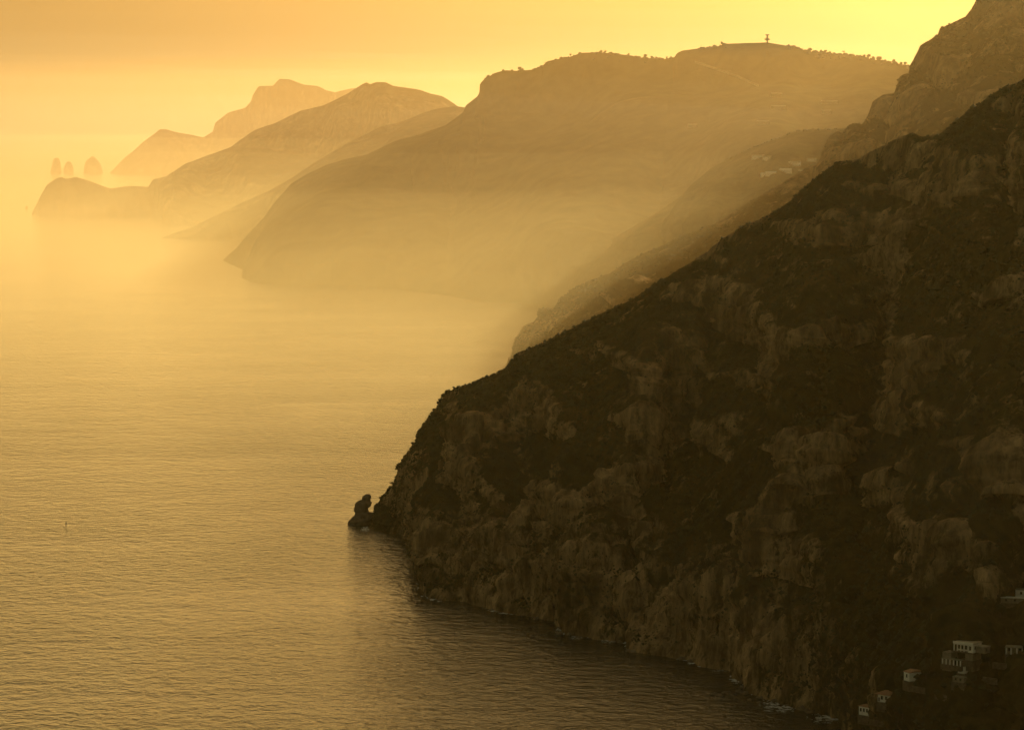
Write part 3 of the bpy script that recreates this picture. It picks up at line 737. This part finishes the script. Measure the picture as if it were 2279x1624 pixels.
# a second gable house is set lower beside the villa
def villa():
    g = ground(near_bvh, 2150, 1472)
    t = empty('villa', (g.x, g.y, g.z), math.radians(-40)); tag(t, 'large white flat roofed villa in stepped levels with an open loggia', 'villa', 'houses at the foot of the headland')
    z = 6.5
    # upper block: back walls, loggia posts and beam, flat roof
    up = MB().box(-5.5,6.5,-1.0,5.0,z-.2,z+4.6).box(3.2,6.5,-4.0,-1.0,z-.2,z+4.6).build('wall', M_white, t)
    MB().box(-5.9,6.9,-4.4,5.4,z+4.6,z+5.0).build('roof', M_flat, t)
    MB().box(-5.9,6.9,-4.75,-4.4,z+4.2,z+5.3).build('parapet', M_white, t)
    MB().box(-5.9,3.2,-4.4,-3.9,z+3.6,z+4.2).build('beam', M_white, t)
    for k, xx in enumerate((-5.5,-3.4,-1.3,.9)):
        MB().box(xx-.25,xx+.25,-4.35,-3.9,z,z+3.6).build('column', M_white, t)
    window(t, 4.6, z+2.2, 1.1, 2.1, 'front', 4.0)
    window(t, -1.8, z+2.4, 1.2, 1.9, 'right', 6.5); window(t, 2.2, z+2.4, 1.4, 2.0, 'right', 6.5)
    for xx in (-4.3,-2.2,.2): window(t, xx, z+1.9, 1.2, 2.5, 'front', 1.0)
    MB().box(-6.5,7.5,-5.2,5.5,z-.7,z-.2).build('terrace', M_stone, t)
    MB().box(1.5,6.4,-4.0,5.0,z-4.6,z-.7).build('lower_wall', M_grey, t)
    MB().box(-2.0,7.0,-4.6,5.0,-4,z-4.6).build('foundation', M_stone, t)
    MB().box(6.5,12.5,-1.5,4.0,z-.2,z+3.2).build('side_wing', M_grey, t)
    MB().box(6.6,12.8,-1.8,4.3,z+3.2,z+3.5).build('side_roof', M_flat, t)
    window(t, .2, z+1.6, 1.0, 1.5, 'right', 12.5)
    MB().box(-11.5,-6.0,-6.5,1.0,-5,z-1.2).build('annex', M_grey, t)
    MB().box(-11.0,1.2,-8.2,-5.2,z-4.6,z-4.2).build('lower_roof', M_flat, t)
    for k, xx in enumerate((-10.6,-8.2,-5.8,-3.4,-1.2,.9)):
        MB().box(xx-.28,xx+.28,-8.1,-7.6,z-7.6,z-4.6).build('column', M_white, t)
    MB().box(-11.4,1.6,-8.6,-5.2,z-10.5,z-7.6).build('retaining_wall', M_stone, t)
    return t
villa()
house(2143, 1500, 4.2, 5.0, 3.6, -40, 'flat', .2, 0, [('front',0,2.0,1.6,1.4)], 'narrow white building stepping down the slope below the villa', M_white, M_flat, base=8)
house(2135, 1520, 7.0, 3.6, 2.4, -40, 'flat', .1, 0, [('front',-1.5,1.3,1.0,1.1),('front',1.5,1.3,1.0,1.1)], 'long low plastered outbuilding lowest below the villa', M_grey, M_flat, base=5)
house(2252, 1344, 13, 4, 2.6, -12, 'flat', .15, 0, [('front',-3.5,1.4,1.0,1.1),('front',1.5,1.4,1.0,1.1)], 'low grey house with a thin pale roof edge, highest at the right edge', M_grey, M_white, base=4)
house(2270, 1336, 5.0, 5.0, 5.4, -20, 'flat', .15, 0, [('front',.8,3.6,1.0,1.4)], 'white square block beside the highest grey house, cut by the right edge', M_white, M_flat, base=4)
def portico(px, py):
    g = ground(near_bvh, px, py)
    t = empty('pavilion', (g.x, g.y, g.z), math.radians(-15)); tag(t, 'dim pavilion with white pillars right of the villa at the edge of the view', 'house', 'houses at the foot of the headland')
    MB().box(-6,6,0,4,-3,3.2).build('wall', M_grey, t)
    MB().box(-6.3,6.3,-2.6,4.2,3.2,3.6).build('roof', M_flat, t)
    for xx in (-5.6,-3.0,.2,3.4,5.8): MB().box(xx-.4,xx+.4,-2.4,-1.7,-.5,3.2).build('column', M_white, t)
    MB().box(-6.4,6.4,-3.0,0,-5,-.5).build('terrace', M_stone, t)
    for xx in (-4.2,1.8): window(t, xx, 1.8, 1.0, 1.6, 'front', 0)
portico(2262, 1452)
# trees by the houses
for (px, py, r_, th, lab, mt) in [(2021,1531,3.0,1.2,'bright green tree just below the lone small white house', M_leaf3), (2008,1594,3.8,2.2,'very dark tree right of the tan roofed cottage', M_leaf),
        (1998,1600,2.8,1.6,'dark bush under the very dark tree', M_leaf), (2000,1553,2.6,1.5,'bush against the right wall of the tan roofed cottage', M_leaf2), (1895,1592,3.2,1.6,'dark tree on the left of the white cottage', M_leaf),
        (2100,1470,3.6,2.5,'dark tree left of the villa', M_leaf), (2200,1480,4.0,2.5,'dark tree right of the villa', M_leaf), (2160,1520,3.2,1.8,'dark tree below the villa on its right', M_leaf),
        (2060,1505,3.4,2.0,'dark tree right of the lone small white house', M_leaf), (2225,1370,3.6,2.2,'dark tree below the highest grey house', M_leaf), (1962,1588,2.6,1.4,'dark bush between the two lowest cottages', M_leaf)]:
    g = ground(near_bvh, px, py)
    make_tree('tree', g, r_, th, lab, 'trees among the houses', mt, int(px+py))
# farm sheds and greenhouses on the hazy hill
shed = [(1699,391,12,5,3,'small bright roofed shed, leftmost of three in the sunlit row on the hazy hill',M_glint),(1715,388,20,6,3,'long bright roofed shed in the middle of the row on the hazy hill',M_glint),(1746,382,26,7,3.5,'longest bright roofed shed, right end of the row on the hazy hill',M_glint),
        (1690,351,30,10,3.5,'pale farm building high on the hazy hill, leftmost',M_grey),(1710,353,22,9,3,'pale farm building beside the leftmost high one',M_grey),(1766,366,24,9,4,'pale farm building right of the middle of the hazy hill',M_grey),
        (1806,358,18,8,3,'small pale farm building nearest the mountain shoulder',M_grey),(1783,382,10,6,3,'tiny shed beyond the right end of the bright row',M_grey)]
for (px, py, w_, d_, h_, lab, mt) in shed:
    g = ground(hill_bvh, px, py)
    if g is None: print('no ground', px, py); continue
    t = empty('farm_shed', g, math.radians(random.uniform(-14, -4))); tag(t, lab, 'shed', 'farm sheds on the hazy hill')
    MB().box(-w_/2,w_/2,-d_/2,d_/2,-4,h_).build('wall', M_white, t)
    roof_mesh(w_, d_, h_, 'gable', .3, 2.0).build('roof', mt, t)
far_h = [(1731,243,34,'pale farmhouse on the face of the tower mountain, below the tower'),(1845,232,38,'pale farmhouse on the tower mountain, furthest right'),(1838,253,22,'small farmhouse below the furthest right one on the tower mountain'),
         (1697,277,26,'faint farmhouse low on the tower mountain, left of the others'),(1727,215,26,'faint farmhouse above the pale one below the tower'),(1540,284,20,'faint lone farmhouse in the middle of the tower mountain')]
for (px, py, w_, lab) in far_h:
    g = ground(big_bvh, px, py)
    if g is None: print('no ground', px, py); continue
    t = empty('farmhouse', g, math.radians(random.uniform(-12, 12))); tag(t, lab, 'house', 'farmhouses on the tower mountain')
    MB().box(-w_/2,w_/2,-5,5,-8,6).build('wall', M_grey, t)
    roof_mesh(w_, 10, 6, 'gable', .5, 2.5).build('roof', M_grey, t)
# a pale strip draped slantwise across the big mountain
pts = [(1545,140),(1580,151),(1610,161),(1640,172),(1665,183),(1690,194)]
rb = []
for i in range(len(pts)-1):
    for k in range(8):
        a = k/8; q = ground(big_bvh, pts[i][0]*(1-a)+pts[i+1][0]*a, pts[i][1]*(1-a)+pts[i+1][1]*a)
        if q is not None: rb.append(q)
m = MB()
for q in rb: m.v += [(q.x, q.y-7, q.z-1.5), (q.x, q.y-1, q.z+4.5)]
for i in range(len(rb)-1): m.f.append((2*i, 2*i+2, 2*i+3, 2*i+1))
tag(m.build('pale_strip', simple_mat('pale_tan', (0.40,0.33,0.22), scale=.05)), 'pale strip slanting across the upper face of the tower mountain', kind='structure')

# ------------------------------------------------------------------ boat
b0 = Vector(S(0, 147, 1163)[1])
t = empty('boat', b0, math.radians(8)); t.scale = (.6, .6, .6); tag(t, 'tiny dark fishing boat alone on the open water at the left', 'boat')
hull = MB(); prof = [(-3.0,.25),(-2.2,.75),(-.8,1.05),(1.0,1.05),(2.6,.95)]
for (yy, hw) in prof: hull.v += [(-hw,yy,.75),(-hw*.7,yy,-.3),(hw*.7,yy,-.3),(hw,yy,.75)]
for i in range(len(prof)-1):
    n = 4*i
    for a, b in ((0,1),(1,2),(2,3),(3,0)): hull.f.append((n+a,n+b,n+4+b,n+4+a))
hull.f += [(0,3,2,1),(16,17,18,19)]
hull.build('hull', M_wood, t)
MB().box(-.65,.65,-.2,1.5,.7,2.4).build('cabin', M_rock, t)
MB().tube((0,-.2,.7),(0,-.2,3.9),.09,.05,6).build('mast', M_wood, t)

# ------------------------------------------------------------------ foam where the swell breaks
def waterline(A):
    out = []
    for col in A:
        k = int(np.argmax(col[:, 2] > .2))
        a_, b_ = col[max(k-1, 0)], col[k]; t_ = np.clip((0-a_[2])/max(b_[2]-a_[2], 1e-6), 0, 1)
        q = a_*(1-t_)+b_*t_; q[2] = 0; out.append(q)
    return np.array(out)
WL = waterline(HA)
wx, wy = view_xy((0, 1, 0))
_d = WL-np.array(CAM); _w = _d@np.array(_f); WLX = CXP+_d[:, 0]/_w*FPX
WL = WL[(WLX > 880) & (WLX < 1960)]
def foam(x0, x1, y0, y1, thr, seed, label, slant=0.0):
    a, b, c = S(0, (x0+x1)/2, y1)[1], S(0, (x0+x1)/2, y0)[1], S(0, x1, (y0+y1)/2)[1]
    cx, cyy = a[0], (a[1]+b[1])/2; hx, hy = abs(c[0]-cx), abs(b[1]-a[1])/2
    near = WL[np.argmin((WL[:, 0]-cx)**2)]
    if x0 > 880: cyy = near[1] - hy*.55       # right where the rock meets the water
    nx, ny = 150, 110
    xs = np.linspace(-hx, hx, nx); ys = np.linspace(-hy, hy, ny)
    X, Y = np.meshgrid(xs, ys)
    n = fbm(X/(hx*.30)+seed, Y/(hy*.13)+slant*X/hx*2, seed, 6, .68)*1.25 - .12 - .4*((X/hx)**2+((Y/hy))**2)
    keep = n > thr
    V = np.stack([X+cx, Y+cyy, np.full_like(X, .12)+.25*np.clip(n-thr, 0, .5)], -1).reshape(-1, 3)
    i = np.arange(nx*ny).reshape(ny, nx)
    F = np.stack([i[:-1,:-1], i[:-1,1:], i[1:,1:], i[1:,:-1]], -1)[keep[:-1,:-1]].reshape(-1, 4)
    used = np.unique(F); mp_ = -np.ones(len(V), int); mp_[used] = np.arange(len(used))
    if len(F) == 0: return
    o = link(bpy.data.objects.new('foam', fast_mesh('foam', V[used], mp_[F], M_foam, False)))
    tag(o, label, kind='stuff')
foam(797, 824, 1170, 1184, -.25, 1.3, 'faint foam at the foot of the knobbly rock stack')
foam(905, 932, 1186, 1199, -.22, 2.3, 'curl of foam in the nook beside the headland tip')
foam(1232, 1262, 1378, 1390, -.16, 3.3, 'thin foam at the foot of the middle cliffs')
foam(1262, 1300, 1405, 1418, -.05, 4.3, 'thin foam streak off the middle cliffs')
foam(1330, 1372, 1418, 1428, -.02, 5.3, 'faint foam line under the middle cliffs')
foam(1695, 1785, 1553, 1582, -.12, 6.3, 'largest white foam patch against the dark rocks near the bottom', .9)
foam(1600, 1650, 1552, 1562, -.02, 7.3, 'short foam streak left of the largest patch')
foam(1800, 1880, 1572, 1600, -.08, 8.3, 'broken foam along the rocks below the cottages', 1.1)
# ------------------------------------------------------------------ boulders and surf along the cliff foot
def shore_path(base, s0, s1, n):
    bs = np.array([c[0] for c in base], float); bp_ = np.array([c[1] for c in base], float)
    q = np.linspace(s0, s1, n); return np.stack([np.interp(q, bs, bp_[:, k]) for k in range(3)], -1)
_ds = np.concatenate([[0], np.cumsum(np.linalg.norm(np.diff(WL, axis=0), axis=1))]); _q = np.linspace(0, _ds[-1], 900)
sp = np.stack([np.interp(_q, _ds, WL[:, k]) for k in range(3)], -1)
_k = np.ones(7)/7; sp = np.stack([np.convolve(np.pad(sp[:, j], 3, 'edge'), _k, 'valid') for j in range(3)], -1)
rb_ = np.random.default_rng(77); m = MB(); rdm = random.Random(5)
for k in range(230):
    i = rb_.integers(4, 890); t_ = sp[i+3]-sp[i-3]; t_ /= np.linalg.norm(t_); out = np.array([-t_[1], t_[0], 0]); out = out*(-1 if out[1] > 0 else 1)
    if noise(i/26.0, 3.3) < -.05: continue
    c = sp[i] + out*rb_.uniform(-2, 9)*rb_.random() ; r_ = .6+2.6*rb_.random()**2.5
    m.blob((c[0], c[1], r_*.15), r_, 0 if r_ < 1.2 else 1, .3, .62, rdm)
for (px, py, r_) in [(1590,1544,3.2),(1603,1547,2.6),(1618,1541,3.6),(1632,1545,2.4),(1644,1538,3.0),(1668,1556,2.2),(1575,1548,1.6),(1690,1562,1.8)]:
    c = S(0, px, py)[1]; m.blob((c[0], c[1], 0), r_, 1, .3, .45, rdm)
tag(m.build('boulders', M_rock), 'fallen boulders and low dark rocks lying along the foot of the cliffs', kind='stuff')
fv, ff = [], []
nW = 14
for i in range(len(sp)-1):
    for j in range(nW):
        qs = []
        for (ii, jj) in ((i, j), (i+1, j), (i+1, j+1), (i, j+1)):
            t_ = sp[min(ii+2, len(sp)-1)]-sp[max(ii-2, 0)]; t_ /= max(np.linalg.norm(t_), 1e-6); out = np.array([-t_[1], t_[0], 0]); out = out*(-1 if out[1] > 0 else 1)
            qs.append(sp[ii]+out*(jj*.75-2.0)+np.array([0, 0, .16]))
        c = qs[0]
        if 1.5*fbm(c[0]/7, c[1]/4.5, 8.1, 4, .65) + .9*noise(c[0]/40, c[1]/40, 2.2) - abs(j-3)*.05 > .34:
            n0 = len(fv); fv += [tuple(q) for q in qs]; ff.append((n0, n0+1, n0+2, n0+3))
if ff: tag(mesh_obj('foam', fv, ff, M_foam), 'thin broken surf line along the foot of the headland cliffs', kind='stuff')
# garden walls stepping down the village slope
for (px, py, L_, rz, lab) in [(1962,1606,16,-30,'garden wall stepping below the two lowest cottages'),(2058,1532,18,-34,'long garden wall below the lone small white house'),(2180,1506,20,-30,'retaining wall right of the lowest villa outbuilding'),
        (2105,1548,14,-36,'short garden wall halfway between the lone house and the villa'),(2240,1478,16,-18,'terrace wall under the white pillared pavilion')]:
    g = ground(near_bvh, px, py)
    w_ = MB()
    for k in range(6):
        x0 = -L_/2 + k*L_/6; z0 = -.25*k*.6
        w_.box(x0, x0+L_/6+.02*(k % 2), -.35-.01*k, .35+.01*k, z0-2.5, z0+1.0)
    o = w_.build('garden_wall', M_stone); o.location = g; o.rotation_euler = (0, 0, math.radians(rz)); tag(o, lab, 'wall', 'garden walls of the village')

# ------------------------------------------------------------------ haze
def volume_box(name, x0, x1, y0, y1, z0, z1, p, label):
    o = MB().box(x0, x1, y0, y1, z0, z1).build(name, None)
    m, n, l = new_mat(name + '_air'); n.remove(n['Principled BSDF'])
    v = n.new('ShaderNodeVolumePrincipled')
    v.inputs['Density'].default_value = p['density']; v.inputs['Color'].default_value = p['color'] + (1,)
    v.inputs['Anisotropy'].default_value = p['g']
    l.new(v.outputs[0], n['Material Output'].inputs['Volume'])
    try: m.cycles.homogeneous_volume = True
    except Exception: pass
    o.data.materials.append(m)
    return tag(o, label, kind='stuff')
volume_box('haze', -39000, 39000, -2600, 59500, -26, HAZE_TOP, HAZE, 'golden evening haze filling the air over the whole coast')
def mist_layer(top, density, y0, y1, inset, seed, xr=None, und=.16):
    """one low layer of the haze beyond the headland, with a gently uneven upper side"""
    x0, x1 = -36000+inset, 36000-inset
    xs = np.linspace(xr[0], xr[1], 30) if xr else np.concatenate([np.linspace(x0, -9000, 8), np.linspace(-8000, 8000, 33), np.linspace(9000, x1, 8)])
    ys = np.linspace(y0, y1, 40)
    X, Y = np.meshgrid(xs, ys)
    Zt = top + (und*top if top < 400 else 130)*(fbm(X/(2600 if xr is None else 900)+seed, Y/2600, seed, 3)) + (0 if xr is None else (X-900)*.05)
    ny, nx = X.shape
    V = np.concatenate([np.stack([X, Y, Zt], -1).reshape(-1, 3), np.stack([X, Y, np.full_like(X, -22-inset*.001)], -1).reshape(-1, 3)])
    i = np.arange(nx*ny).reshape(ny, nx); b = i + nx*ny
    F = [np.stack([i[:-1,:-1], i[:-1,1:], i[1:,1:], i[1:,:-1]], -1).reshape(-1, 4), np.stack([b[:-1,:-1], b[1:,:-1], b[1:,1:], b[:-1,1:]], -1).reshape(-1, 4)]
    for e, f, rev in ((i[0], b[0], 1), (i[-1], b[-1], 0), (i[:, 0], b[:, 0], 0), (i[:, -1], b[:, -1], 1)):
        q = np.stack([e[:-1], e[1:], f[1:], f[:-1]], -1); F.append(q[:, ::-1] if rev else q)
    o = link(bpy.data.objects.new('haze', fast_mesh('haze', V, np.concatenate(F), None, False)))
    m, n, l = new_mat('low_air'); n.remove(n['Principled BSDF'])
    v = n.new('ShaderNodeVolumePrincipled')
    v.inputs['Density'].default_value = density; v.inputs['Color'].default_value = (UPPER if top == 560 else PALE if top > 400 else MIST['color']) + (1,)
    v.inputs['Anisotropy'].default_value = MIST['g']
    l.new(v.outputs[0], n['Material Output'].inputs['Volume'])
    o.data.materials.append(m)
    tag(o, 'denser low haze lying over the bay beyond the headland', kind='stuff')
for (top, den, y0, y1, ins, sd) in LAYERS: mist_layer(top, den, y0, y1, ins, sd)
for k, (top, dn, ya, yb) in enumerate([(265, 42000, 5850, 7450), (235, 36000, 5870, 7430), (200, 36000, 5900, 7400), (165, 36000, 5930, 7380), (125, 36000, 5950, 7350)]):   # mist pooled in the bay under the big mountain
    mist_layer(top, 1/dn, ya, yb, 900+40*k, 21.+3*k, (-1100+60*k, 3500-60*k), .45)
